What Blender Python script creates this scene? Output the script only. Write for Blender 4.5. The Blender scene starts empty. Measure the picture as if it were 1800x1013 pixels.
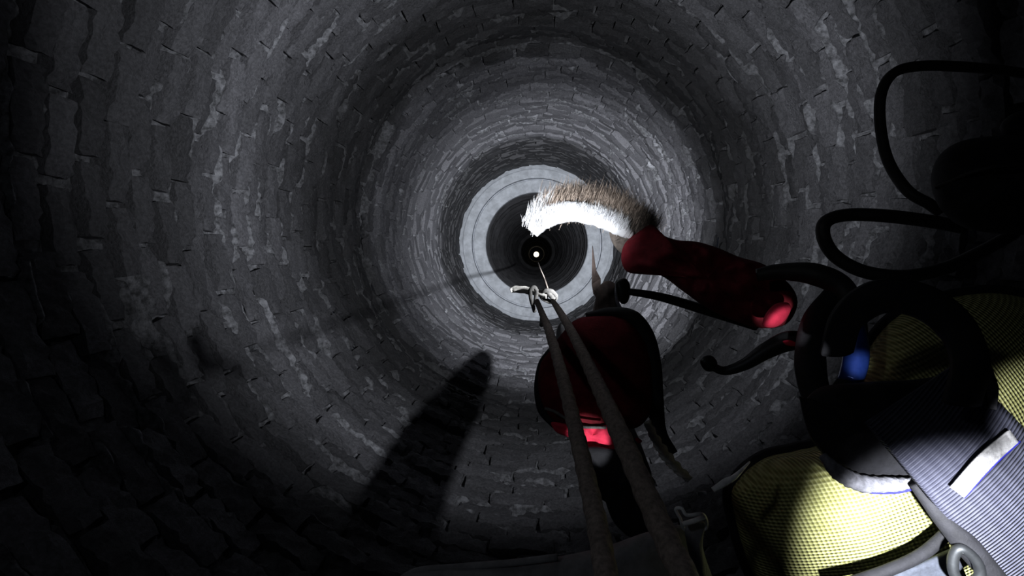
import bpy, bmesh, math, random
import numpy as np
from mathutils import Vector, Matrix, Quaternion

rnd = random.Random(7)
NR = np.random.default_rng(11)
PI = math.pi
S = bpy.context.scene
COL = S.collection

# ------------------------------------------------------------------ camera
F = 850.0                       # focal length in pixels of the 1800 x 1013 frame
TOP = 60.0                      # height of the camera above the bottom of the shaft
CAM = Vector((0.0, -0.21, TOP))
v = Vector(((943 - 900) / F, (506.5 - 450) / F, -1)).normalized()
Q = v.rotation_difference(Vector((0, 0, -1)))
cd = bpy.data.cameras.new('camera'); cam = bpy.data.objects.new('camera', cd); COL.objects.link(cam)
cam.location = CAM; cam.rotation_mode = 'QUATERNION'; cam.rotation_quaternion = Q
cd.sensor_width = 36; cd.lens = F / 1800 * 36; cd.clip_start = 0.01; cd.clip_end = 200
S.camera = cam

def P(px, py, d):
    """a point seen at pixel (px, py), d metres in front of the camera"""
    return CAM + Q @ Vector(((px - 900) / F * d, (506.5 - py) / F * d, -d))

def to_px(p):
    q = Q.inverted() @ (Vector(p) - CAM)
    if q.z > -0.02: return None
    return 900 + F * q.x / -q.z, 506.5 - F * q.y / -q.z, -q.z

# ------------------------------------------------------------------ world, headlamp and added fills, exposure
w = bpy.data.worlds.new('World'); S.world = w; w.use_nodes = True
bg = w.node_tree.nodes['Background']; bg.inputs[0].default_value = (0.30, 0.38, 0.62, 1); bg.inputs[1].default_value = 0.012
S.view_settings.view_transform = 'Standard'; S.view_settings.look = 'None'
S.view_settings.exposure = 0.0; S.view_settings.gamma = 1.0; S.view_settings.use_curve_mapping = False

LAMP = P(1355, 440, 0.60)      # headlamp hanging level with the bag, below everything clipped to the harness
def spot(name, loc, target, watts, half_deg, blend, radius, col=(0.93, 0.96, 1.0)):
    l = bpy.data.lights.new(name, 'SPOT'); o = bpy.data.objects.new(name, l); COL.objects.link(o)
    o.location = loc; o.rotation_mode = 'QUATERNION'
    o.rotation_quaternion = (Vector(target) - Vector(loc)).to_track_quat('-Z', 'Y')
    l.energy = watts; l.spot_size = math.radians(2 * half_deg); l.spot_blend = blend
    l.shadow_soft_size = radius; l.color = col
    return o
spot('headlamp_beam', LAMP, (0.0, 0.02, TOP - 9), 1900, 22, 1.0, 0.012)
spot('headlamp_spill', LAMP, (-0.38, 0.62, TOP - 3.6), 145, 60, 0.9, 0.010)
spot('brush_fill', P(250, 700, 0.20), P(966, 394, 0.62), 40.0, 12.8, 1.0, 0.008)  # added unseen light for the brush tip and white cord
spot('bag_fill', P(1950, 1250, 0.13), P(1690, 990, 0.38), 32.0, 22, 0.8, 0.004)  # added light out of view, brightens the lower yellow bag
spot('bag_fill', P(2000, 900, 0.16), P(1830, 735, 0.43), 5.0, 10, 0.7, 0.004)  # second added light, for the right side of the yellow bag
spot('hem_fill', P(1350, 1200, 0.25), P(1035, 768, 0.51), 4.0, 4.4, 0.3, 0.004)  # narrow light added for the hem alone
spot('cuff_fill', P(1660, 900, 0.15), P(1368, 558, 0.47), 4.0, 3.2, 0.3, 0.003)  # narrow light added for the cuff alone
spot('carabiner_fill', P(1700, 760, 0.15), P(1510, 640, 0.40), 3.0, 2.6, 1.0, 0.003)  # narrow light added for the blue patch on the carabiner
gl = bpy.data.lights.new('near_fill', 'POINT'); go = bpy.data.objects.new('near_fill', gl); COL.objects.link(go)  # weak fill added to lift the near gear and wall
go.location = CAM + Vector((-0.35, 0.25, 0.12)); gl.energy = 0.6; gl.shadow_soft_size = 0.02; gl.color = (0.85, 0.92, 1.0)

# ------------------------------------------------------------------ helpers
def new_mat(name, base, rough=0.8, vary=0.25, scale=30.0, bump=0.3, bscale=None, bdist=0.002, rand=0.0, metal=0.0, spec=0.4, detail=6, soot_shade=None):
    m = bpy.data.materials.new(name); m.use_nodes = True
    nt = m.node_tree; N = nt.nodes; L = nt.links; b = N['Principled BSDF']
    tc = N.new('ShaderNodeTexCoord'); no = N.new('ShaderNodeTexNoise')
    no.inputs['Scale'].default_value = scale; no.inputs['Detail'].default_value = detail; no.inputs['Roughness'].default_value = 0.65
    L.new(tc.outputs['Object'], no.inputs['Vector'])
    r = N.new('ShaderNodeValToRGB')
    lo = [c * (1 - vary) for c in base]; hi = [min(1, c * (1 + vary)) for c in base]
    r.color_ramp.elements[0].position = 0.35; r.color_ramp.elements[0].color = (*lo, 1)
    r.color_ramp.elements[1].position = 0.68; r.color_ramp.elements[1].color = (*hi, 1)
    L.new(no.outputs['Fac'], r.inputs['Fac'])
    col = r.outputs['Color']
    if rand:
        oi = N.new('ShaderNodeObjectInfo'); mr = N.new('ShaderNodeMapRange')
        mr.inputs['To Min'].default_value = 1 - rand; mr.inputs['To Max'].default_value = 1 + rand
        L.new(oi.outputs['Random'], mr.inputs['Value'])
        mx = N.new('ShaderNodeVectorMath'); mx.operation = 'SCALE'
        L.new(col, mx.inputs[0]); L.new(mr.outputs['Result'], mx.inputs['Scale']); col = mx.outputs['Vector']
    if soot_shade:  # height belts: sooty tone and painted shade multiplied into the colour
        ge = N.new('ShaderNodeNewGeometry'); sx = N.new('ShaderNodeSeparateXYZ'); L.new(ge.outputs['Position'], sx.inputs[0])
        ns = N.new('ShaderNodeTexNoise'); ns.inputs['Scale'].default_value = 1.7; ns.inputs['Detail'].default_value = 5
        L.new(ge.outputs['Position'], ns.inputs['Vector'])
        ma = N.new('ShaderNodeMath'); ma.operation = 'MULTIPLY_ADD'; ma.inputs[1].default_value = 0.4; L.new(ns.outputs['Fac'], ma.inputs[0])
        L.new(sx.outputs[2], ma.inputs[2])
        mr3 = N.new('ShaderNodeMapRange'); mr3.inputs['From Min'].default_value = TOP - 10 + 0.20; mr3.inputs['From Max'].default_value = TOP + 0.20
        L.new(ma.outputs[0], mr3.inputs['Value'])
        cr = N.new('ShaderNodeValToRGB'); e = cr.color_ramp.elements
        for k_, (z_, v_) in enumerate(soot_shade):
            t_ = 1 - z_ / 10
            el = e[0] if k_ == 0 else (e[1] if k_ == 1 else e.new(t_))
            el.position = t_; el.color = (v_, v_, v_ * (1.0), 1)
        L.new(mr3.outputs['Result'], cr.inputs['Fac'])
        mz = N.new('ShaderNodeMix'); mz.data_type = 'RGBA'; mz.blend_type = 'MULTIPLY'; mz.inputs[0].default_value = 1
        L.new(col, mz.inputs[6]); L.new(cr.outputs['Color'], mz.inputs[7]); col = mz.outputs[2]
    L.new(col, b.inputs['Base Color'])
    b.inputs['Roughness'].default_value = rough; b.inputs['Metallic'].default_value = metal
    b.inputs['Specular IOR Level'].default_value = spec
    if bump:
        n2 = N.new('ShaderNodeTexNoise'); n2.inputs['Scale'].default_value = bscale or scale * 4
        n2.inputs['Detail'].default_value = 8; n2.inputs['Roughness'].default_value = 0.7
        L.new(tc.outputs['Object'], n2.inputs['Vector'])
        bp = N.new('ShaderNodeBump'); bp.inputs['Strength'].default_value = bump; bp.inputs['Distance'].default_value = bdist
        L.new(n2.outputs['Fac'], bp.inputs['Height']); L.new(bp.outputs['Normal'], b.inputs['Normal'])
    return m

def weave_mat(name, base, dark, cell, rough=0.7, bdist=0.0015, axis=False, rot=0.0, spec=0.3):
    """cloth of raised cells (or ribs, with axis) about `cell` metres across"""
    m = bpy.data.materials.new(name); m.use_nodes = True
    nt = m.node_tree; N = nt.nodes; L = nt.links; b = N['Principled BSDF']
    tc = N.new('ShaderNodeTexCoord'); mp = N.new('ShaderNodeMapping'); mp.inputs['Rotation'].default_value = (0, 0, rot)
    L.new(tc.outputs['Object'], mp.inputs['Vector'])
    sp = N.new('ShaderNodeSeparateXYZ'); L.new(mp.outputs['Vector'], sp.inputs[0])
    def sine(sock, k, ph=None):
        a = N.new('ShaderNodeMath'); a.operation = 'MULTIPLY'; a.inputs[1].default_value = k; L.new(sock, a.inputs[0])
        o = a.outputs[0]
        if ph:
            c = N.new('ShaderNodeMath'); c.operation = 'ADD'; L.new(o, c.inputs[0]); L.new(ph, c.inputs[1]); o = c.outputs[0]
        s = N.new('ShaderNodeMath'); s.operation = 'SINE'; L.new(o, s.inputs[0]); return s.outputs[0]
    k = 2 * PI / cell
    s1 = sine(sp.outputs[1], k)
    if axis:
        s2 = sine(sp.outputs[0], k * 0.22)
        q = N.new('ShaderNodeMath'); q.operation = 'MULTIPLY'; q.inputs[1].default_value = 0.35; L.new(s2, q.inputs[0])
        ad = N.new('ShaderNodeMath'); ad.operation = 'ADD'; L.new(s1, ad.inputs[0]); L.new(q.outputs[0], ad.inputs[1]); h = ad.outputs[0]
    else:
        s2 = sine(sp.outputs[0], k)
        ad = N.new('ShaderNodeMath'); ad.operation = 'MULTIPLY'; L.new(s1, ad.inputs[0]); L.new(s2, ad.inputs[1]); h = ad.outputs[0]
    mr = N.new('ShaderNodeMapRange'); mr.inputs['From Min'].default_value = -0.8; mr.inputs['From Max'].default_value = 0.6
    L.new(h, mr.inputs['Value'])
    no = N.new('ShaderNodeTexNoise'); no.inputs['Scale'].default_value = 90; L.new(tc.outputs['Object'], no.inputs['Vector'])
    ml = N.new('ShaderNodeMath'); ml.operation = 'MULTIPLY'; L.new(mr.outputs['Result'], ml.inputs[0])
    mr2 = N.new('ShaderNodeMapRange'); mr2.inputs['From Min'].default_value = 0.3; mr2.inputs['From Max'].default_value = 0.7
    mr2.inputs['To Min'].default_value = 0.6; mr2.inputs['To Max'].default_value = 1.1
    L.new(no.outputs['Fac'], mr2.inputs['Value']); L.new(mr2.outputs['Result'], ml.inputs[1])
    mx = N.new('ShaderNodeMix'); mx.data_type = 'RGBA'
    mx.inputs[6].default_value = (*dark, 1); mx.inputs[7].default_value = (*base, 1)
    L.new(ml.outputs[0], mx.inputs[0]); L.new(mx.outputs[2], b.inputs['Base Color'])
    bp = N.new('ShaderNodeBump'); bp.inputs['Strength'].default_value = 0.8; bp.inputs['Distance'].default_value = bdist
    L.new(h, bp.inputs['Height']); L.new(bp.outputs['Normal'], b.inputs['Normal'])
    b.inputs['Roughness'].default_value = rough; b.inputs['Specular IOR Level'].default_value = spec
    return m

def mesh_obj(name, verts, faces, mat, parent=None, smooth=True, origin=None):
    """ONE mesh object from world-space vertices"""
    verts = np.asarray([tuple(p) for p in verts] if not isinstance(verts, np.ndarray) else verts, dtype=np.float64)
    if origin is None:
        origin = Vector(parent.matrix_world.translation) if parent else Vector(verts.mean(axis=0))
    o_np = np.array(tuple(origin))
    me = bpy.data.meshes.new(name)
    if isinstance(faces, np.ndarray): big(me, verts - o_np, faces)
    else: me.from_pydata((verts - o_np).tolist(), [], faces)
    me.materials.append(mat)
    if smooth: me.shade_smooth()
    me.update()
    o = bpy.data.objects.new(name, me); COL.objects.link(o)
    if parent:
        o.parent = parent
        if tuple(origin) != tuple(parent.matrix_world.translation):
            o.location = Vector(origin) - parent.matrix_world.translation
    else:
        o.location = origin
    bpy.context.view_layer.update()
    return o

def big(me, verts, faces):
    f = np.asarray(faces, dtype=np.int32)
    me.vertices.add(len(verts)); me.vertices.foreach_set('co', verts.astype(np.float32).ravel())
    n = len(f); k = f.shape[1]
    me.loops.add(n * k); me.loops.foreach_set('vertex_index', f.ravel())
    me.polygons.add(n); me.polygons.foreach_set('loop_start', np.arange(0, n * k, k, dtype=np.int32))
    me.update(calc_edges=True); me.validate()

def thing(name, label, cat, loc, group=None):
    o = bpy.data.objects.new(name, None); COL.objects.link(o); o.location = loc; o.empty_display_size = 0.02
    tag(o, label, cat, group); bpy.context.view_layer.update(); return o

def tag(o, label, cat, group=None):
    o['label'] = label; o['category'] = cat
    if group: o['group'] = group
    return o

def catmull(pts, n):
    """n samples through control points (tuples of any length)"""
    A = [np.array(p, dtype=float) for p in pts]; out = []
    A = [2 * A[0] - A[1]] + A + [2 * A[-1] - A[-2]]
    m = len(A) - 3
    for i in range(n):
        t = i / (n - 1) * m; k = min(int(t), m - 1); t -= k
        a, b, c, d = A[k:k + 4]
        out.append(0.5 * ((2 * b) + (c - a) * t + (2 * a - 5 * b + 4 * c - d) * t * t + (3 * b - a - 3 * c + d) * t ** 3))
    return out

def closed(pts, n):
    A = [np.array(p, dtype=float) for p in pts]; m = len(A); out = []
    for i in range(n):
        t = i / n * m; k = int(t); t -= k
        a, b, c, d = (A[(k + j) % m] for j in (-1, 0, 1, 2))
        out.append(0.5 * ((2 * b) + (c - a) * t + (2 * a - 5 * b + 4 * c - d) * t * t + (3 * b - a - 3 * c + d) * t ** 3))
    return out

def tube_geo(path, radii, seg=10, twist=0.0, lobes=0, lobe=0.0, ring=False, jit=0.0):
    """tube along 3-D points; twist + lobes gives laid rope"""
    P3 = [Vector(p) for p in path]; n = len(P3); V = []; Fc = []
    up = None; dist = 0
    for i in range(n):
        if ring: T = (P3[(i + 1) % n] - P3[i - 1]).normalized()
        else: T = (P3[min(i + 1, n - 1)] - P3[max(i - 1, 0)]).normalized()
        if up is None:
            up = T.orthogonal().normalized()
        up = (up - T * up.dot(T)).normalized(); side = T.cross(up)
        if i: dist += (P3[i] - P3[i - 1]).length
        r = radii[i] if hasattr(radii, '__len__') else radii
        for j in range(seg):
            a = 2 * PI * j / seg
            rr = r * (1 + (lobe * math.cos(lobes * (a + twist * dist)) if lobes else 0) + jit * (rnd.random() - 0.5))
            V.append(P3[i] + (up * math.cos(a) + side * math.sin(a)) * rr)
    for i in range(n if ring else n - 1):
        for j in range(seg):
            a = i * seg + j; b = i * seg + (j + 1) % seg; i2 = (i + 1) % n
            Fc.append((a, b, i2 * seg + (j + 1) % seg, i2 * seg + j))
    if not ring:
        for base, p, flip in ((0, P3[0], 1), ((n - 1) * seg, P3[-1], 0)):
            c = len(V); V.append(p)
            for j in range(seg):
                a, b = base + j, base + (j + 1) % seg
                Fc.append((c, b, a) if flip else (c, a, b))
    return V, Fc

def px_path(pts, n, ring=False):
    """pts = (px, py, depth)"""
    s = closed(pts, n) if ring else catmull(pts, n)
    return [P(*p) for p in s]

def tube(name, pts, r, mat, parent=None, n=40, seg=10, ring=False, **k):
    """pts = (px, py, depth); r metres or list sampled along"""
    path = px_path(pts, n, ring)
    if hasattr(r, '__len__'): r = [float(np.interp(i / (n - 1), np.linspace(0, 1, len(r)), r)) for i in range(n)]
    V, Fc = tube_geo(path, r, seg, ring=ring, **k)
    return mesh_obj(name, V, Fc, mat, parent)

def vnoise(x, y, seed=0):
    def h(i, j):
        t = math.sin(i * 127.1 + j * 311.7 + seed * 74.7) * 43758.5453; return t - math.floor(t)
    i, j = math.floor(x), math.floor(y); fx, fy = x - i, y - j
    fx = fx * fx * (3 - 2 * fx); fy = fy * fy * (3 - 2 * fy)
    return (h(i, j) * (1 - fx) + h(i + 1, j) * fx) * (1 - fy) + (h(i, j + 1) * (1 - fx) + h(i + 1, j + 1) * fx) * fy - 0.5

def puff_geo(outline, centre, depth, thick, n=72, rings=12, wrinkle=0.0, wscale=0.03, seed=1, back=None, power=0.5):
    """a stuffed body: an outline in its own plane, full in the middle both ways. depth(px,py) or a number"""
    dep = depth if callable(depth) else (lambda a, b: depth)
    back = thick if back is None else back
    O = closed(outline, n); cx, cy = centre; V = []; Fc = []
    def side(sgn, th):
        idx = []
        for k in range(rings, 0, -1):
            t = k / rings
            if k == rings and sgn > 0:
                idx.append(list(range(n))); continue
            row = []
            for (x, y) in O:
                q = math.sin(t * PI / 2) if True else t
                a, b = cx + (x - cx) * q, cy + (y - cy) * q
                bulge = (1 - q ** 2) ** power * th
                wv = wrinkle * (vnoise(a * wscale, b * wscale, seed) + 0.5 * vnoise(a * wscale * 2.3, b * wscale * 2.3, seed + 5)) * (1 - q ** 6)
                row.append(len(V)); V.append(P(a, b, dep(a, b) + sgn * (bulge + wv * (1 if sgn < 0 else 0.3))))
            idx.append(row)
        c = len(V); V.append(P(cx, cy, dep(cx, cy) + sgn * th)); return idx, c
    front, cf = side(-1, thick)
    rim = front[0]
    bk, cb = side(1, back)
    bk[0] = rim
    for I, c, fl in ((front, cf, 0), (bk, cb, 1)):
        for r in range(len(I) - 1):
            for j in range(n):
                q = (I[r][j], I[r][(j + 1) % n], I[r + 1][(j + 1) % n], I[r + 1][j])
                Fc.append(q if fl else q[::-1])
        for j in range(n):
            q = (I[-1][j], I[-1][(j + 1) % n], c); Fc.append(q if fl else q[::-1])
    return V, Fc

def puff(name, outline, centre, depth, thick, mat, parent=None, **k):
    V, Fc = puff_geo(outline, centre, depth, thick, **k)
    return mesh_obj(name, V, Fc, mat, parent)

def ribbon(name, pts, width, thick, mat, parent=None, n=40, m=10, crown=0.0, edge_jit=0.0):
    """flat band along (px,py,depth) points, its width lying across the view"""
    path = px_path(pts, n); view = Q @ Vector((0, 0, 1)); V = []; Fc = []
    K = 2 * (m + 1)
    for i, p in enumerate(path):
        T = (path[min(i + 1, n - 1)] - path[max(i - 1, 0)]).normalized()
        side = T.cross(view).normalized(); nrm = side.cross(T).normalized()
        wd = width[0] + (width[1] - width[0]) * i / (n - 1) if hasattr(width, '__len__') else width
        row = []
        for s, sg in ((1, 1), (-1, -1)):
            for j in range(m + 1):
                u = (j / m * 2 - 1) * sg
                row.append(p + side * u * wd / 2 + nrm * (s * thick / 2 + crown * (1 - u * u)) )
        V += row
    for i in range(n - 1):
        for j in range(K):
            a = i * K + j; b = i * K + (j + 1) % K
            Fc.append((a, b, b + K, a + K))
    Fc.append(tuple(range(K))[::-1]); Fc.append(tuple(range((n - 1) * K, n * K)))
    return mesh_obj(name, V, Fc, mat, parent)

# ------------------------------------------------------------------ materials
# sooty belts with uneven lamp light painted in: (depth below the camera, factor)
SOOT_SHADE = [(9.5, 0.26), (5.75, 0.30), (5.45, 0.85), (3.80, 0.95), (3.55, 0.13), (2.85, 0.15), (2.3, 0.62), (1.95, 0.85), (1.75, 0.50), (1.4, 0.42), (1.15, 0.85), (0.8, 0.9)]
M_brick = new_mat('sooty_brick', (0.18, 0.18, 0.20), 0.6, 0.35, 90, 1.0, 110, 0.009, rand=0.26, spec=0.45, soot_shade=SOOT_SHADE)
M_mortar = new_mat('sooty_mortar', (0.30, 0.305, 0.335), 0.45, 0.7, 45, 1.0, 110, 0.008, spec=0.6, soot_shade=SOOT_SHADE)
M_ledge = new_mat('pale_concrete', (0.43, 0.455, 0.50), 0.75, 0.22, 9, 0.3, 60, 0.003)
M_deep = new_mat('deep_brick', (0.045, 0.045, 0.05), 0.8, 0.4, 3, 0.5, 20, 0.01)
M_rope = new_mat('brown_rope', (0.25, 0.205, 0.18), 0.9, 0.4, 300, 0.8, 900, 0.001)
M_pale_rope = new_mat('pale_cord', (0.55, 0.53, 0.50), 0.85, 0.2, 300, 0.6, 900, 0.001)
M_grey_rope = new_mat('grey_cord', (0.14, 0.135, 0.13), 0.85, 0.4, 300, 0.6, 900, 0.001)
M_red = new_mat('dark_red_cloth', (0.13, 0.010, 0.016), 0.9, 0.35, 60, 0.6, 500, 0.001, spec=0.15)
M_pink = new_mat('lit_bright_red_cloth', (0.75, 0.035, 0.085), 0.8, 0.18, 60, 0.5, 400, 0.001, spec=0.3)  # red cloth where light falls on it, brightness put into the colour
M_black = new_mat('black_webbing', (0.012, 0.012, 0.015), 0.75, 0.3, 120, 0.5, 700, 0.001, spec=0.3)
M_rubber = new_mat('black_rubber', (0.020, 0.019, 0.019), 0.6, 0.3, 120, 0.2, 700, 0.0005, spec=0.4)
M_steel = new_mat('dark_steel', (0.03, 0.032, 0.035), 0.5, 0.3, 80, 0.2, 300, 0.0005, metal=0.6)
M_bright = new_mat('worn_steel', (0.75, 0.76, 0.78), 0.5, 0.3, 90, 0.3, 300, 0.0005, metal=0.0)
M_blue = new_mat('blue_anodised_metal', (0.02, 0.05, 0.26), 0.3, 0.3, 60, 0.1, 300, 0.0003, metal=0.3, spec=0.6)
M_wood = new_mat('sooty_wood', (0.085, 0.062, 0.055), 0.8, 0.4, 70, 0.6, 300, 0.001)
M_canvas = new_mat('grey_canvas', (0.22, 0.22, 0.23), 0.9, 0.25, 60, 0.5, 500, 0.001)
M_white_fur = new_mat('white_bristle', (0.82, 0.83, 0.86), 0.6, 0.1, 60, 0)
M_brown_fur = new_mat('brown_bristle', (0.33, 0.265, 0.22), 0.55, 0.5, 120, 0)
M_fur_core = new_mat('fur_base', (0.09, 0.075, 0.065), 0.9, 0.4, 120, 0.5, 500, 0.001)
M_yellow = weave_mat('yellow_mesh_cloth', (0.60, 0.60, 0.27), (0.24, 0.235, 0.07), 0.0044, rot=0.35)
M_strap = weave_mat('ribbed_webbing', (0.062, 0.064, 0.092), (0.03, 0.031, 0.05), 0.0022, axis=True, rot=2.36, bdist=0.0007)
M_lip = new_mat('grey_fleece', (0.20, 0.20, 0.23), 0.9, 0.4, 200, 0.8, 700, 0.001)
M_blue_fringe = new_mat('blue_fringe', (0.015, 0.015, 0.28), 0.7, 0.2, 200, 0.3, 700, 0.0005)  # blue lens fringe along edges, put in as thin coloured tubes
M_panel = new_mat('blue_grey_cloth', (0.05, 0.056, 0.075), 0.85, 0.3, 200, 0.5, 700, 0.001)
M_tag = new_mat('pale_stitched_tape', (0.40, 0.39, 0.40), 0.85, 0.35, 260, 0.7, 700, 0.001)

# ------------------------------------------------------------------ the shaft
H = 0.092; GAP = 0.017; NB = 34
# radius of the brick face against depth below the camera
PZ = [-3.0, 1.0, 1.95, 2.4, 3.15, 3.55, 3.58, 5.55, 8.50]
PR = [1.27, 1.25, 1.29, 1.29, 1.22, 1.34, 1.27, 1.13, 1.36]
def R_at(z): return float(np.interp(z, PZ, PR))
def slope(z): return (R_at(z + 0.03) - R_at(z - 0.03)) / 0.06

_ph = [[rnd.random() * 2 * PI for _ in range(4)] for _ in range(400)]
def wob(a, i):
    """how far the bed joint under course i wanders, metres"""
    p = _ph[i % 400]; g = _ph[399]
    return 0.006 * np.sin(2 * a + g[0]) + 0.005 * np.sin(5 * a + p[0] * 0.6 + g[1]) + 0.003 * np.sin(9 * a + p[1])

def lattice(na, nz, ga, gz, seed):
    """smooth noise, periodic in angle, on a (nz, na) grid; ga, gz = lattice cells"""
    r = np.random.default_rng(seed).random((gz + 2, ga))
    a = np.arange(na) / na * ga; z = np.linspace(0, gz, nz)
    ia = a.astype(int); fa = a - ia; fa = fa * fa * (3 - 2 * fa); iz = z.astype(int); fz = z - iz; fz = fz * fz * (3 - 2 * fz)
    A = r[iz][:, ia % ga]; B = r[iz][:, (ia + 1) % ga]; C = r[np.minimum(iz + 1, gz + 1)][:, ia % ga]; D = r[np.minimum(iz + 1, gz + 1)][:, (ia + 1) % ga]
    fa = fa[None, :]; fz = fz[:, None]
    return (A * (1 - fa) + B * fa) * (1 - fz) + (C * (1 - fa) + D * fa) * fz

def mortar(name, z0, z1, na, dz, seed):
    """the bedding behind and between the bricks of one stretch of the shaft, squeezed out in ragged ridges along the joints"""
    nz = int((z1 - z0) / dz) + 1
    zs = np.linspace(z0, z1, nz); an = np.arange(na) / na * 2 * PI
    Z, A = np.meshgrid(zs, an, indexing='ij')
    per = max(1, int((z1 - z0) / 0.06))
    n1 = lattice(na, nz, 130, max(2, int((z1 - z0) / 0.05)), seed)
    n2 = lattice(na, nz, 330, max(2, int((z1 - z0) / 0.022)), seed + 1)
    n3 = lattice(na, nz, 30, max(2, int((z1 - z0) / 0.25)), seed + 2)
    n4 = lattice(na, nz, 52, max(2, int((z1 - z0) / 0.09)), seed + 3)
    ci = np.floor(Z / H + 0.5).astype(int)                       # nearest bed joint
    p = np.array([[q[0], q[1]] for q in _ph]); g = _ph[399]
    wv = 0.006 * np.sin(2 * A + g[0]) + 0.005 * np.sin(5 * A + p[ci % 400, 0] * 0.6 + g[1]) + 0.003 * np.sin(9 * A + p[ci % 400, 1])
    d = Z - ci * H - wv
    bed = np.exp(-np.abs((d + 0.001) / 0.0060) ** 3)
    lipm = np.clip((n4 - 0.47) * 6, 0, 1)
    h = -0.052 + bed * (0.006 + 0.066 * lipm * (0.3 + 1.0 * n1 * (0.6 + 0.8 * n2))) + 0.010 * (n1 - 0.5) + 0.010 * (n2 - 0.5) * (0.4 + bed)
    blob = np.clip((n2 - 0.80) * 5, 0, 1) * np.clip((n1 - 0.55) * 4, 0, 1)
    h = np.minimum(h, 0.001 + 0.012 * (n1 - 0.2) + 0.010 * (n2 - 0.5)) + 0.014 * blob * bed
    Rr = np.interp(Z, PZ, PR) - h
    V = np.stack([Rr * np.cos(A), Rr * np.sin(A), TOP - Z], axis=-1).reshape(-1, 3)
    i = np.arange(nz - 1)[:, None] * na; j = np.arange(na)[None, :]; j2 = (j + 1) % na
    Fc = np.stack([i + j, i + j2, i + na + j2, i + na + j], axis=-1).reshape(-1, 4)
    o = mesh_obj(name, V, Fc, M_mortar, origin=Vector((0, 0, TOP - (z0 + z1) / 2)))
    o['kind'] = 'structure'
    return o

def brick_geo(L, h, seed, nx=11, nz=4, dp=0.07, rough=0.0100):
    """one hand-made brick, its inner face towards -y: worn corners, uneven face"""
    r = random.Random(seed); V = []; Fc = []
    chip = [r.uniform(0.3, 1.0) for _ in range(4)]
    tl, tz = r.uniform(-.004, .004), r.uniform(-.003, .006)
    for k in range(nz + 1):
        for i in range(nx + 1):
            u = i / nx * 2 - 1; w_ = k / nz * 2 - 1
            c = (abs(u) ** 8 + abs(w_) ** 6)
            y = rough * (r.random() - 0.5) * 1.6 + 0.0022 * min(1.3, c) + tl * u + tz * w_
            if abs(u) > 0.7 and abs(w_) > 0.6:
                y += 0.008 * chip[(u > 0) * 2 + (w_ > 0)]
            x = u * L / 2 + (r.random() - 0.5) * 0.004; z = w_ * h / 2 + (r.random() - 0.5) * 0.005
            if abs(u) > .99: x -= math.copysign(r.random() * 0.006, u)
            V.append((x, y, z))
    W = nx + 1
    for k in range(nz):
        for i in range(nx): Fc.append((k * W + i, k * W + i + 1, (k + 1) * W + i + 1, (k + 1) * W + i))
    loop = [i for i in range(W)] + [k * W + nx for k in range(1, nz + 1)] + [nz * W + i for i in range(nx - 1, -1, -1)] + [k * W for k in range(nz - 1, 0, -1)]
    b0 = len(V)
    for q in loop: V.append((V[q][0] * 0.97, dp, V[q][2] * 0.97))
    n = len(loop)
    for t in range(n): Fc.append((loop[t], b0 + t, b0 + (t + 1) % n, loop[(t + 1) % n]))
    Fc.append(tuple(range(b0, b0 + n))[::-1])
    return V, Fc

BRICKS = []
for s in range(36):
    Vb, Fb = brick_geo(0.222 + 0.010 * math.sin(s * 2.1), H - GAP - 0.003 * (s % 3), s + 40)
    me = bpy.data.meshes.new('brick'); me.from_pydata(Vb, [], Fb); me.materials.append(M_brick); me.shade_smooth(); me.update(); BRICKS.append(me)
    me.set_sharp_from_angle(angle=math.radians(38))
LOW = [brick_geo(0.222, H - GAP, s + 90, 4, 2) for s in range(10)]

def brick_matrix(ci, bi, rr):
    off = (ci % 2) * 0.5 + _ph[ci % 400][2] * 0.05
    a = (bi + off + rr.uniform(-0.04, 0.04)) / NB * 2 * PI
    zc = (ci + 0.5) * H + float(wob(a, ci)) * 0.5 + float(wob(a, ci + 1)) * 0.5
    out = 0.011 * math.sin(ci * 2.4 + 1.3 * math.sin(3 * a + _ph[ci % 400][3])) + rr.gauss(0, 0.009) + (rr.uniform(0.008, 0.022) if rr.random() < 0.07 else 0) - (rr.uniform(0.005, 0.015) if rr.random() < 0.07 else 0)
    rad = R_at(zc) + out
    loc = Vector((rad * math.cos(a), rad * math.sin(a), TOP - zc))
    sl = math.atan(slope(zc))
    # local -y faces the axis, x along the course, z up
    m = Matrix.Rotation(a - PI / 2, 4, 'Z') @ Matrix.Rotation(sl + rr.gauss(-0.03, 0.09), 4, 'X') @ Matrix.Rotation(rr.gauss(0, 0.03), 4, 'Z') @ Matrix.Rotation(rr.gauss(0, 0.012), 4, 'Y')
    scx = R_at(zc) / 1.25
    return Matrix.Translation(loc) @ m @ Matrix.Diagonal((scx, 1, 1, 1)), loc

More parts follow.
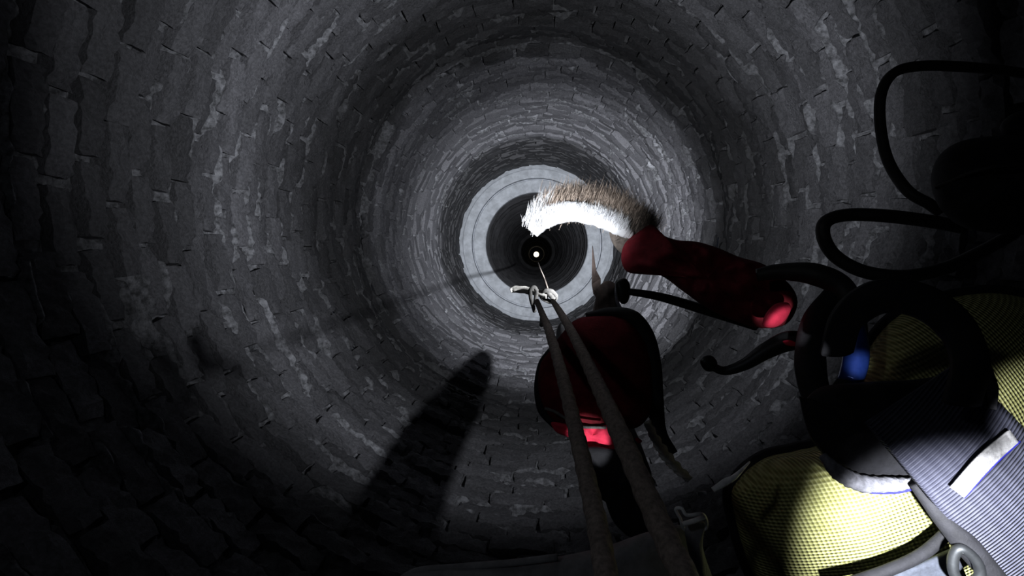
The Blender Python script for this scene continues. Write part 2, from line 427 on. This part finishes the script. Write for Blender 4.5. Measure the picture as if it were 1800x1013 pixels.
def stretch(name, z0, z1, na, dz, seed, single=True):
    wall = mortar(name, z0, z1, na, dz, seed)
    c0 = int(math.ceil(z0 / H - 1e-6)); c1 = int(math.ceil(z1 / H - 1e-6))
    near = []; rest = []
    for ci in range(c0, c1):
        for bi in range(NB):
            rr = random.Random(ci * 977 + bi * 13 + 5)
            if rr.random() < 0.012: continue                     # a fallen brick leaves a hole
            m, loc = brick_matrix(ci, bi, rr)
            q = to_px(loc) if single else None
            if q and -60 < q[0] < 1860 and -40 < q[1] < 1050: near.append((q[2], m, loc, rr.randrange(36)))
            else: rest.append((m, rr.randrange(10)))
    near.sort(key=lambda t: t[0])
    for d, m, loc, k in near[300:]: rest.append((m, k % 10))
    inv = wall.matrix_world.inverted()
    for d, m, loc, k in near[:300]:
        o = bpy.data.objects.new('brick', BRICKS[k]); COL.objects.link(o); o.parent = wall; o.matrix_local = inv @ m
    if rest:
        VV = []; FF = []; W0 = np.array(wall.location)
        for m, k in rest:
            Vb, Fb = LOW[k]; b = len(VV); Mn = inv @ m
            VV += [tuple(Mn @ Vector(p)) for p in Vb]; FF += [tuple(i + b for i in f) for f in Fb]
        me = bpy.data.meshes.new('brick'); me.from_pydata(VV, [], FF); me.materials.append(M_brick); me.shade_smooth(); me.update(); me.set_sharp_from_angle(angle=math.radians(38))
        o = bpy.data.objects.new('brickwork', me); COL.objects.link(o); o.parent = wall; o['kind'] = 'stuff'
    return wall

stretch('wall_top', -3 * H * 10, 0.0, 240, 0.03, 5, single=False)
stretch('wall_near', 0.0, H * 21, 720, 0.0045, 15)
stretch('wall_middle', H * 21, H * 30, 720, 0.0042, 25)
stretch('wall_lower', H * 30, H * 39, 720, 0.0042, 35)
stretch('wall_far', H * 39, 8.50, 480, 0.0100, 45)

def lathe(name, prof, mat, seg=128, jit=0.0, smooth=False, parent=None):
    """prof = (radius, depth below the camera)"""
    V = []; Fc = []
    for r, z in prof:
        for j in range(seg):
            a = 2 * PI * j / seg; rj = r + jit * (rnd.random() - 0.5)
            V.append((rj * math.cos(a), rj * math.sin(a), TOP - z))
    for i in range(len(prof) - 1):
        for j in range(seg):
            Fc.append((i * seg + j, i * seg + (j + 1) % seg, (i + 1) * seg + (j + 1) % seg, (i + 1) * seg + j))
    o = mesh_obj(name, V, Fc, mat, parent, smooth=smooth, origin=Vector((0, 0, TOP - prof[0][1])) if not parent else None)
    return o

ZL = 8.52
led = lathe('trim_1', [(1.42, ZL + 0.06), (1.30, ZL + 0.03), (1.298, ZL - 0.012), (1.285, ZL - 0.02), (1.142, ZL - 0.02), (1.138, ZL - 0.012), (1.137, ZL + 0.09), (1.112, ZL + 0.09), (1.111, ZL + 0.022), (1.104, ZL + 0.015),
                        (0.91, ZL + 0.02), (0.897, ZL + 0.03), (0.893, ZL + 0.12), (0.93, ZL + 0.14), (1.42, ZL + 0.14)], M_ledge, 160, 0.003)
led['kind'] = 'structure'; led['label'] = 'pale grey stepped concrete ledge ring around the dark inner shaft'
# the narrower lining beyond the ledge: courses stepping out every so often
prof = [(0.93, ZL + 0.14)]; z = ZL + 0.14; r = 0.93
k = 0
while z < 23.8:
    st = 0.55 if z < 14 else 1.0
    prof += [(r + 0.018, z + st * 0.5), (r - 0.022 - 0.02 * (k % 3 == 0), z + st * 0.52), (r, z + st)]
    z += st; k += 1
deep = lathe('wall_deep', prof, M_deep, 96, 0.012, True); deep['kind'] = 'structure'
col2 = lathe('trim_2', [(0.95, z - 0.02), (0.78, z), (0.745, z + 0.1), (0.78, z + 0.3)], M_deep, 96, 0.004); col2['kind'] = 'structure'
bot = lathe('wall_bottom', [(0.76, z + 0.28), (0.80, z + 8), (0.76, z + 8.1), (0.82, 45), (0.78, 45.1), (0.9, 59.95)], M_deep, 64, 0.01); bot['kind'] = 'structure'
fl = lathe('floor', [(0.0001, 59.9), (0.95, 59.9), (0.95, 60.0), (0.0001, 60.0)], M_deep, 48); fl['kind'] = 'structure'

# the light at the far end
M_glow = bpy.data.materials.new('lamp_lens'); M_glow.use_nodes = True
b = M_glow.node_tree.nodes['Principled BSDF']; b.inputs['Emission Color'].default_value = (1.0, 0.86, 0.62, 1); b.inputs['Emission Strength'].default_value = 2.5
lp = thing('work_lamp', 'tiny round warm white light shining at the far bottom of the shaft', 'lamp', (-0.02, -0.03, TOP - 59.9))
def disc(rs, zs, x0, y0, seg=32):
    V = []; Fc = []
    for r, z in zip(rs, zs):
        V += [(x0 + r * math.cos(2 * PI * j / seg), y0 + r * math.sin(2 * PI * j / seg), z) for j in range(seg)]
    for i in range(len(rs) - 1):
        for j in range(seg): Fc.append((i * seg + j, i * seg + (j + 1) % seg, (i + 1) * seg + (j + 1) % seg, (i + 1) * seg + j))
    Fc.append(tuple(range((len(rs) - 1) * seg, len(rs) * seg))[::-1]); return V, Fc
V, Fc = disc([0.30, 0.36, 0.38, 0.37, 0.33], [0.1, 0.1, 0.2, 0.30, 0.30], -0.02, -0.03); mesh_obj('housing', V, Fc[:-1], M_steel, lp)
V, Fc = disc([0.34, 0.33, 0.20], [0.26, 0.29, 0.31], -0.02, -0.03); mesh_obj('lens', V, Fc, M_glow, lp)

# ------------------------------------------------------------------ ropes and knot
ROPE = dict(lobes=3, lobe=0.06, twist=110.0)
o = tube('rope', [(1075, 1080, 0.20), (1052, 935, 0.25), (1015, 770, 0.34), (988, 660, 0.43), (966, 585, 0.54), (953, 552, 0.66), (944, 530, 0.75)], [.0056, .0057, .0058, .0056, .0050, .0044, .004], M_rope, n=150, seg=14, **ROPE)
tag(o, 'left of the two thick brown ropes rising from the knot towards the camera', 'rope')
o = tube('rope', [(1235, 1080, 0.20), (1165, 935, 0.245), (1095, 775, 0.31), (1045, 665, 0.40), (1008, 590, 0.50), (985, 550, 0.60), (972, 530, 0.76)], [.0064, .0065, .0066, .0060, .0050, .0044, .004], M_rope, n=150, seg=14, **ROPE)
tag(o, 'right of the two thick brown ropes, passing in front of the red bag', 'rope')
o = tube('rope', [(964, 515, 0.86), (957, 492, 1.3), (950, 475, 2.2), (946, 462, 5.0)], [0.0026, 0.0030, 0.0045, 0.006], M_rope, n=80, seg=8, **ROPE)
tag(o, 'thin grey rope running down from the knot towards the far light', 'rope')
kn = thing('knot', 'grey-brown knot of cord where the ropes join below the ledge opening', 'knot', P(962, 520, 0.82))
tube('coil', [(950, 520, 0.81), (958, 512, 0.80), (970, 513, 0.80), (977, 522, 0.815), (970, 530, 0.83), (958, 527, 0.83), (952, 520, 0.82), (962, 515, 0.80), (974, 527, 0.80)], 0.0040, M_grey_rope, kn, n=70, seg=10, **ROPE)
tube('coil', [(940, 548, 0.80), (934, 528, 0.79), (932, 512, 0.78), (938, 505, 0.78), (943, 512, 0.785), (942, 530, 0.79), (952, 550, 0.78), (952, 572, 0.74)], 0.0034, M_grey_rope, kn, n=70, seg=10, **ROPE)
o = tube('cord', [(897, 511, 0.84), (905, 509, 0.84), (922, 510, 0.83), (945, 515, 0.81), (962, 521, 0.80)], [0.0042, 0.0062, 0.0064, 0.0058, 0.0045], M_pale_rope, n=60, seg=12, **ROPE)
tag(o, 'short bright white cord end sticking out left of the knot', 'cord')

# ------------------------------------------------------------------ the furry brush with its red wrapped handle
br = thing('brush', 'fluffy brown and white brush with a dark red cloth-wrapped handle', 'brush', P(1150, 440, 0.62))
puff('brush_back', [(965, 385), (985, 352), (1030, 332), (1080, 338), (1115, 360), (1132, 395), (1115, 420), (1085, 405), (1030, 378)], (1070, 370), lambda x, y: 0.640 - (x - 1050) * 0.0001, 0.010, M_brown_fur, br, wrinkle=0.004)
tube('white_core', [(936, 409, 0.60), (958, 386, 0.60), (1000, 372, 0.60), (1045, 380, 0.603), (1085, 398, 0.61), (1108, 412, 0.62)], [0.008, 0.0125, 0.013, 0.012, 0.011, 0.007], M_white_fur, br, n=40, seg=14, jit=0.15)
def hairs(name, mat, spine, n, length, ang, rad, spread, dspread, width=0.00035, seed=3, taper=None):
    r = random.Random(seed); V = []; Fc = []; sp = catmull(spine, 200)
    for _ in range(n):
        t = r.random(); s = sp[int(t * 199)]
        ox, oy = r.gauss(0, rad[0]), r.gauss(0, rad[1])
        x, y, d = s[0] + ox, s[1] + oy, s[2] + r.gauss(0, dspread)
        a = math.radians(ang(t) + r.gauss(0, spread)); Ln = length(t) * r.uniform(0.55, 1.15)
        bend = r.gauss(0, 0.12); p0 = P(x, y, d); w_ = width * r.uniform(0.6, 1.5); pts = []
        for q in (0, .35, .7, 1):
            aa = a + bend * q
            pts.append(P(x + math.cos(aa) * Ln * q, y - math.sin(aa) * Ln * q, d - 0.012 * q * r.random()))
        sd = (Q @ Vector((math.sin(a), math.cos(a), 0))).normalized(); up = Q @ Vector((0, 0, 1)); b0 = len(V)
        for i, p in enumerate(pts[:3]):
            ww = w_ * (1, .85, .5)[i]
            V += [p + sd * ww, p - sd * ww, p + up * ww]
        V.append(pts[3])
        for i in range(2):
            for j in range(3):
                Fc.append((b0 + i * 3 + j, b0 + i * 3 + (j + 1) % 3, b0 + i * 3 + 3 + (j + 1) % 3, b0 + i * 3 + 3 + j))
        for j in range(3): Fc.append((b0 + 6 + j, b0 + 6 + (j + 1) % 3, b0 + 9))
    o = mesh_obj(name, V, Fc, mat, br); o['kind'] = 'stuff'; return o
top_spine = [(958, 376, 0.622), (1000, 366, 0.620), (1060, 375, 0.620), (1110, 392, 0.63), (1140, 408, 0.635)]
hairs('brown_bristles', M_brown_fur, top_spine, 9000, lambda t: 26 + 16 * math.sin(PI * min(1, t * 1.1)), lambda t: 72 - 18 * t, (9, 10), 7, 0.007, seed=4)
hairs('white_bristles', M_white_fur, [(936, 402, 0.60), (958, 384, 0.60), (1000, 372, 0.598), (1050, 381, 0.60), (1100, 402, 0.61)], 5000, lambda t: 15 + 4 * math.sin(t * 9), lambda t: 78 - 14 * t, (3, 5), 9, 0.006, width=0.00025, seed=5)
hairs('stray_bristles', M_white_fur, [(926, 396, 0.60), (938, 378, 0.61), (965, 352, 0.615)], 260, lambda t: 34 - 8 * t, lambda t: 74, (6, 6), 6, 0.008, width=0.0002, seed=6)
hairs('dark_bristles', M_fur_core, [(1095, 408, 0.625), (1120, 402, 0.625), (1140, 395, 0.63)], 1800, lambda t: 26, lambda t: 50, (10, 12), 12, 0.008, seed=7)
puff('ferrule', [(1072, 402), (1098, 392), (1130, 388), (1152, 402), (1128, 432), (1100, 448), (1078, 430)], (1108, 415), 0.628, 0.010, M_fur_core, br, n=40, rings=6, wrinkle=0.004)
puff('handle_wrap', [(1092, 455), (1098, 428), (1122, 408), (1146, 395), (1163, 412), (1190, 422), (1225, 425), (1262, 436), (1300, 452), (1345, 466), (1388, 500), (1402, 530), (1392, 560), (1370, 575), (1330, 576), (1285, 562), (1240, 540), (1200, 512), (1160, 484), (1120, 482), (1100, 476)],
     (1245, 490), lambda x, y: 0.62 - (x - 1100) * 0.00045, 0.030, M_red, br, n=110, rings=14, wrinkle=0.020, wscale=0.045, seed=9)
puff('cuff', [(1340, 572), (1346, 552), (1362, 535), (1384, 532), (1390, 545), (1378, 566), (1360, 576)], (1364, 555), 0.440, 0.014, M_pink, br, n=40, rings=8, wrinkle=0.002, wscale=.06)

# ------------------------------------------------------------------ the steel scraper behind it
sc = thing('scraper', 'thin dark steel rod with a flat hooked head below the red brush handle', 'tool', P(1100, 510, 0.56))
tube('rod', [(1100, 512, 0.56), (1160, 522, 0.56), (1240, 545, 0.60), (1330, 572, 0.60)], [0.004, 0.005, 0.0065, 0.007], M_steel, sc, n=30)
puff('head', [(1083, 494), (1100, 490), (1108, 505), (1104, 530), (1092, 534), (1084, 516)], (1096, 512), 0.56, 0.006, M_steel, sc, n=32, rings=6)

# ------------------------------------------------------------------ the red bag
bag = thing('drawstring_bag', 'dark red cloth bag with black trim and brightly lit hem, hanging behind the ropes', 'bag', P(1055, 650, 0.56))
DB = lambda x, y: 0.57 - (y - 560) * 0.0002
puff('body', [(985, 590), (1012, 562), (1050, 555), (1095, 556), (1125, 580), (1142, 615), (1150, 670), (1146, 720), (1120, 752), (1070, 756), (1020, 752), (978, 744), (955, 715), (946, 680), (950, 640), (968, 615)],
     (1052, 655), DB, 0.035, M_red, bag, n=90, rings=14, wrinkle=0.010, wscale=0.02, seed=3)
tube('trim', [(1030, 556, 0.572), (1075, 550, 0.57), (1112, 560, 0.565), (1136, 592, 0.56), (1150, 640, 0.55), (1154, 700, 0.54), (1158, 760, 0.53), (1180, 800, 0.52)], [0.004, 0.007, 0.010, 0.010, 0.008, 0.008, 0.009, 0.008], M_black, bag, n=60)
tube('trim', [(972, 612, 0.575), (955, 640, 0.565), (948, 680, 0.555), (954, 720, 0.54), (975, 748, 0.53)], [0.004, 0.006, 0.006, 0.006, 0.004], M_black, bag, n=40)
tube('drawcord', [(958, 718, 0.50), (975, 724, 0.495), (998, 738, 0.49), (1020, 750, 0.495), (1065, 752, 0.50)], 0.0016, M_grey_rope, bag, n=40, seg=6)
puff('neck', [(1042, 560), (1046, 530), (1052, 506), (1066, 494), (1082, 500), (1088, 525), (1092, 548), (1110, 562), (1075, 570)], (1070, 535), 0.60, 0.012, M_wood, bag, n=48, rings=8, wrinkle=0.006, wscale=0.07)
tube('neck_fold', [(1082, 500, 0.592), (1083, 522, 0.59), (1088, 538, 0.59), (1100, 552, 0.59)], [0.0008, 0.002, 0.0026, 0.001], M_lip, bag, n=20, seg=6)
tube('neck_fold', [(1044, 510, 0.60), (1052, 525, 0.60), (1056, 545, 0.60)], [0.001, 0.003, 0.001], M_wood, bag, n=20, seg=6)
puff('hem', [(970, 742), (1000, 746), (1040, 750), (1080, 748), (1092, 768), (1100, 797), (1070, 793), (1044, 786), (1036, 790), (1024, 784), (1008, 772), (985, 764), (974, 756)],
     (1040, 768), 0.515, 0.008, M_pink, bag, n=70, rings=8, wrinkle=0.009, wscale=0.07, seed=4)
puff('hem', [(1116, 772), (1122, 770), (1129, 776), (1122, 780)], (1122, 775), 0.50, 0.003, M_pink, bag, n=16, rings=4)
puff('tail', [(1030, 790), (1050, 785), (1100, 794), (1130, 800), (1150, 860), (1166, 935), (1120, 950), (1080, 920), (1060, 870), (1040, 820)], (1095, 860), 0.50, 0.014, M_black, bag, n=50, rings=8, wrinkle=0.008, wscale=0.03)
tx = P(1095, 850, 0.50)
VV, FF = tube_geo([tx + Vector((0.004 * math.sin(k * .7), 0.003 * math.cos(k), -0.09 * k)) for k in range(13)], [0.03, .036, .038, .04, .04, .04, .04, .04, .038, .036, .034, .032, .02], 14, jit=0.12)
mesh_obj('tail', VV, FF, M_black, bag)  # unseen added length, hangs down to throw the streak of shade on the wall
sp_ = thing('trowel', 'narrow dark pointed blade sticking up out of the bag neck', 'tool', P(1050, 500, 0.62))
Vt = [P(1041, 432, 0.60), P(1040, 500, 0.615), P(1043, 518, 0.615), P(1056, 520, 0.605), P(1056, 490, 0.608), P(1048, 475, 0.595)]
Vb = [P(1042, 432, 0.604), P(1040, 500, 0.621), P(1043, 518, 0.621), P(1056, 520, 0.611), P(1056, 490, 0.614), P(1048, 475, 0.603)]
mesh_obj('blade', Vt + Vb, [(0, 1, 5), (1, 4, 5), (1, 2, 3, 4), (6, 11, 7), (7, 11, 10), (7, 10, 9, 8)] + [(a, b, b + 6, a + 6) for a, b in ((0, 5), (5, 4), (4, 3), (3, 2), (2, 1), (1, 0))], M_wood, sp_, smooth=False)
tube('tang', [(1050, 516, 0.615), (1058, 530, 0.61), (1066, 545, 0.605)], 0.004, M_wood, sp_, n=12)

# ------------------------------------------------------------------ small ironmongery in the shade, lower centre
cdx = tube('cord', [(1138, 742, 0.42), (1150, 768, 0.42), (1170, 800, 0.42), (1192, 825, 0.42), (1212, 842, 0.42)], [0.003, 0.0035, 0.0045, 0.004, 0.003], M_pale_rope, n=80, seg=12, lobes=3, lobe=0.25, twist=220)
tag(cdx, 'short twisted grey cord hanging right of the thick ropes', 'cord')
bk = thing('buckle', 'small worn steel buckle with a pale bar right of the ropes near the bottom edge', 'buckle', P(1215, 915, 0.36))
tube('bar', [(1200, 922, 0.36), (1220, 916, 0.36), (1239, 909, 0.36)], 0.0018, M_bright, bk, n=10, seg=8)
tube('frame', [(1188, 896, 0.365), (1198, 894, 0.362), (1208, 906, 0.36), (1236, 905, 0.362), (1240, 930, 0.37), (1205, 932, 0.372), (1196, 912, 0.368)], 0.0013, M_bright, bk, n=50, seg=8, ring=True)
puff('webbing', [(1205, 926), (1238, 918), (1235, 960), (1242, 1030), (1222, 1040), (1212, 980)], (1225, 970), 0.37, 0.003, M_canvas, bk, n=40, rings=5)
pin = thing('shackle', 'worn steel shackle pin lying on the black strap beside the yellow bag', 'shackle', P(1265, 850, 0.36))
tube('pin', [(1253, 862, 0.36), (1275, 848, 0.36), (1292, 838, 0.36), (1318, 812, 0.37)], [0.002, 0.0028, 0.002, 0.0006], M_bright, pin, n=20, seg=8)
tube('bolt', [(1226, 868, 0.36), (1241, 868, 0.36)], 0.0018, M_bright, pin, n=8, seg=8)
hk = thing('hook', 'black curved hook with a round knob below the red brush handle', 'hook', P(1245, 640, 0.48))
tube('shank', [(1252, 645, 0.48), (1275, 652, 0.48), (1310, 640, 0.475), (1345, 618, 0.47), (1385, 600, 0.465), (1420, 600, 0.46)], [0.004, 0.0045, 0.006, 0.008, 0.010, 0.009], M_steel, hk, n=40)
puff('knob', [(1230, 636), (1238, 626), (1252, 626), (1261, 638), (1256, 652), (1240, 652)], (1245, 639), 0.48, 0.008, M_steel, hk, n=24, rings=6)
puff('tab', [(1376, 600), (1388, 598), (1400, 603), (1398, 609), (1382, 607)], (1388, 603), 0.452, 0.002, M_pink, hk, n=20, rings=4)['label'] = 'small bright red tab'

# ------------------------------------------------------------------ carabiner and black sling
cb = thing('carabiner', 'large black carabiner with a blue lit stretch between red handle and yellow bag', 'carabiner', P(1460, 600, 0.40))
tube('frame', [(1330, 484, 0.46), (1370, 478, 0.45), (1430, 482, 0.43), (1478, 505, 0.42), (1500, 555, 0.41), (1505, 620, 0.40), (1496, 665, 0.395)], [0.006, 0.0075, 0.010, 0.010, 0.0090, 0.0080, 0.007], M_rubber, cb, n=60, seg=14)
tube('lit_face', [(1499, 575, 0.404), (1505, 610, 0.400), (1503, 640, 0.396), (1494, 672, 0.392)], [0.0088, 0.0092, 0.0092, 0.0086], M_blue, cb, n=24, seg=16)['label'] = 'blue lit face of the frame'  # lit side of the frame, put in as a separate blue tube
tube('gate', [(1496, 660, 0.397), (1470, 700, 0.395), (1438, 700, 0.40), (1424, 640, 0.41), (1432, 570, 0.42), (1465, 520, 0.425)], [0.007, 0.009, 0.011, 0.012, 0.011, 0.009], M_black, cb, n=60, seg=12)
sl = thing('sling', 'wide black webbing sling arching over the top of the yellow bag', 'sling', P(1600, 560, 0.33))
ribbon('band', [(1470, 620, 0.34), (1490, 560, 0.325), (1545, 522, 0.315), (1620, 530, 0.31), (1680, 575, 0.305), (1705, 640, 0.30), (1690, 710, 0.305)], 0.022, 0.004, M_black, sl, n=60, crown=0.003)

# ------------------------------------------------------------------ the yellow bag
yb = thing('gear_bag', 'yellow mesh gear bag with black trim and ribbed grey webbing, lower right corner', 'bag', P(1680, 820, 0.42))
YO = [(1286, 890), (1300, 840), (1345, 805), (1400, 792), (1450, 770), (1500, 660), (1560, 570), (1640, 530), (1780, 518), (1960, 600), (2060, 850), (1950, 1080), (1720, 1180), (1480, 1160), (1340, 1040)]
puff('body', YO, (1680, 840), 0.46, 0.085, M_yellow, yb, n=120, rings=20, wrinkle=0.008, wscale=0.006, power=0.6)
tube('piping', [(*p, 0.462) for p in YO], 0.0075, M_black, yb, n=140, ring=True)
puff('flap', [(1412, 705), (1445, 680), (1520, 672), (1600, 668), (1690, 660), (1740, 690), (1700, 770), (1640, 840), (1590, 852), (1520, 850), (1470, 820), (1425, 770), (1405, 700)], (1570, 740), lambda x, y: 0.362, 0.016, M_black, yb, n=80, rings=10, wrinkle=0.006, wscale=0.02)
tube('flap_lip', [(1446, 800, 0.358), (1475, 832, 0.352), (1515, 850, 0.349), (1570, 852, 0.347), (1615, 848, 0.346)], [0.003, 0.006, 0.0062, 0.005, 0.003], M_lip, yb, n=40, jit=0.25)['label'] = 'pale grey fleecy lip'
tube('lip_fringe', [(1480, 846, 0.352), (1520, 864, 0.349), (1575, 866, 0.347), (1612, 858, 0.346)], 0.0010, M_blue_fringe, yb, n=30, seg=6)['label'] = 'blue lens fringe'
STR = [(1600, 690, 0.345), (1680, 775, 0.330), (1740, 845, 0.325), (1800, 920, 0.325), (1900, 1040, 0.33)]
st = ribbon('strap', STR, 0.078, 0.005, M_strap, yb, n=60, m=16, crown=0.004)
ribbon('label_tape', [(1682, 866, 0.316), (1730, 812, 0.314), (1782, 768, 0.316)], 0.011, 0.0015, M_tag, st, n=24)['label'] = 'pale stitched tape'
tube('tape_fringe', [(1694, 875, 0.316), (1742, 822, 0.314), (1792, 776, 0.316)], 0.0009, M_blue_fringe, st, n=24, seg=6)
tube('edge_cord', [(1738, 640, 0.332), (1745, 680, 0.330), (1745, 720, 0.327)], [0.001, 0.003, 0.002], M_lip, yb, n=20, seg=8)
tube('strap_binding', [(1606, 852, 0.335), (1655, 910, 0.328), (1700, 960, 0.325), (1760, 1030, 0.325)], [0.003, 0.006, 0.008, 0.007], M_black, yb, n=40)
tube('lower_binding', [(1668, 935, 0.35), (1620, 975, 0.35), (1560, 1003, 0.35), (1480, 1030, 0.35)], 0.004, M_black, yb, n=40)
ribbon('lower_panel', [(1690, 1000, 0.352), (1620, 1030, 0.352), (1540, 1060, 0.352)], 0.03, 0.004, M_panel, yb, n=24)
tube('ring', [(1690, 965, 0.318), (1715, 985, 0.316), (1722, 1012, 0.316), (1700, 1030, 0.318), (1678, 1010, 0.32), (1676, 980, 0.32)], 0.0032, M_steel, yb, n=50, ring=True)

# ------------------------------------------------------------------ black pouch and its two cable loops, upper right
po = thing('pouch', 'black pouch in the dark at the right edge above the yellow bag', 'pouch', P(1760, 330, 0.50))
puff('body', [(1636, 320), (1650, 275), (1690, 248), (1760, 238), (1840, 232), (1940, 260), (1960, 350), (1880, 410), (1780, 412), (1700, 402), (1655, 370)], (1780, 325), 0.50, 0.05, M_black, po, n=80, rings=12, wrinkle=0.006)
tube('seam', [(1645, 330, 0.48), (1720, 300, 0.45), (1800, 290, 0.44), (1880, 300, 0.45)], 0.002, M_rubber, po, n=30)
puff('top_flap', [(1760, 232), (1772, 205), (1820, 190), (1880, 200), (1890, 240), (1820, 250)], (1825, 222), 0.50, 0.02, M_black, po, n=40, rings=6)
o = tube('cable', [(1860, 140, 0.66), (1780, 126, 0.64), (1700, 118, 0.60), (1620, 116, 0.60), (1572, 128, 0.60), (1549, 165, 0.60), (1548, 225, 0.60), (1562, 285, 0.59), (1595, 335, 0.57), (1632, 358, 0.56), (1652, 372, 0.56)], 0.0062, M_rubber, n=90)
tag(o, 'upper black cable loop left of the black pouch', 'cable')
o = tube('cable', [(1690, 400, 0.56), (1640, 390, 0.54), (1560, 380, 0.53), (1490, 378, 0.54), (1452, 390, 0.54), (1448, 418, 0.54), (1470, 452, 0.54), (1520, 478, 0.53), (1590, 486, 0.52), (1660, 472, 0.53), (1720, 445, 0.56), (1780, 412, 0.60)], 0.0072, M_rubber, n=100)
tag(o, 'lower black cable loop between the black pouch and the yellow bag', 'cable')

# ------------------------------------------------------------------ the grey canvas seat along the bottom edge
se = thing('seat', 'dark grey canvas seat edge along the bottom edge beneath the ropes', 'seat', P(980, 1060, 0.40))
puff('pad', [(690, 1060), (705, 1012), (760, 1000), (860, 994), (960, 982), (1060, 962), (1140, 935), (1215, 925), (1240, 980), (1260, 1080), (1180, 1180), (950, 1200), (760, 1150)], (975, 1080), 0.40, 0.03, M_canvas, se, n=90, rings=10, wrinkle=0.006, wscale=0.02)
tube('hem', [(700, 1022, 0.398), (735, 1004, 0.396), (800, 998, 0.394), (900, 990, 0.39), (980, 980, 0.386)], 0.0028, M_canvas, se, n=40)
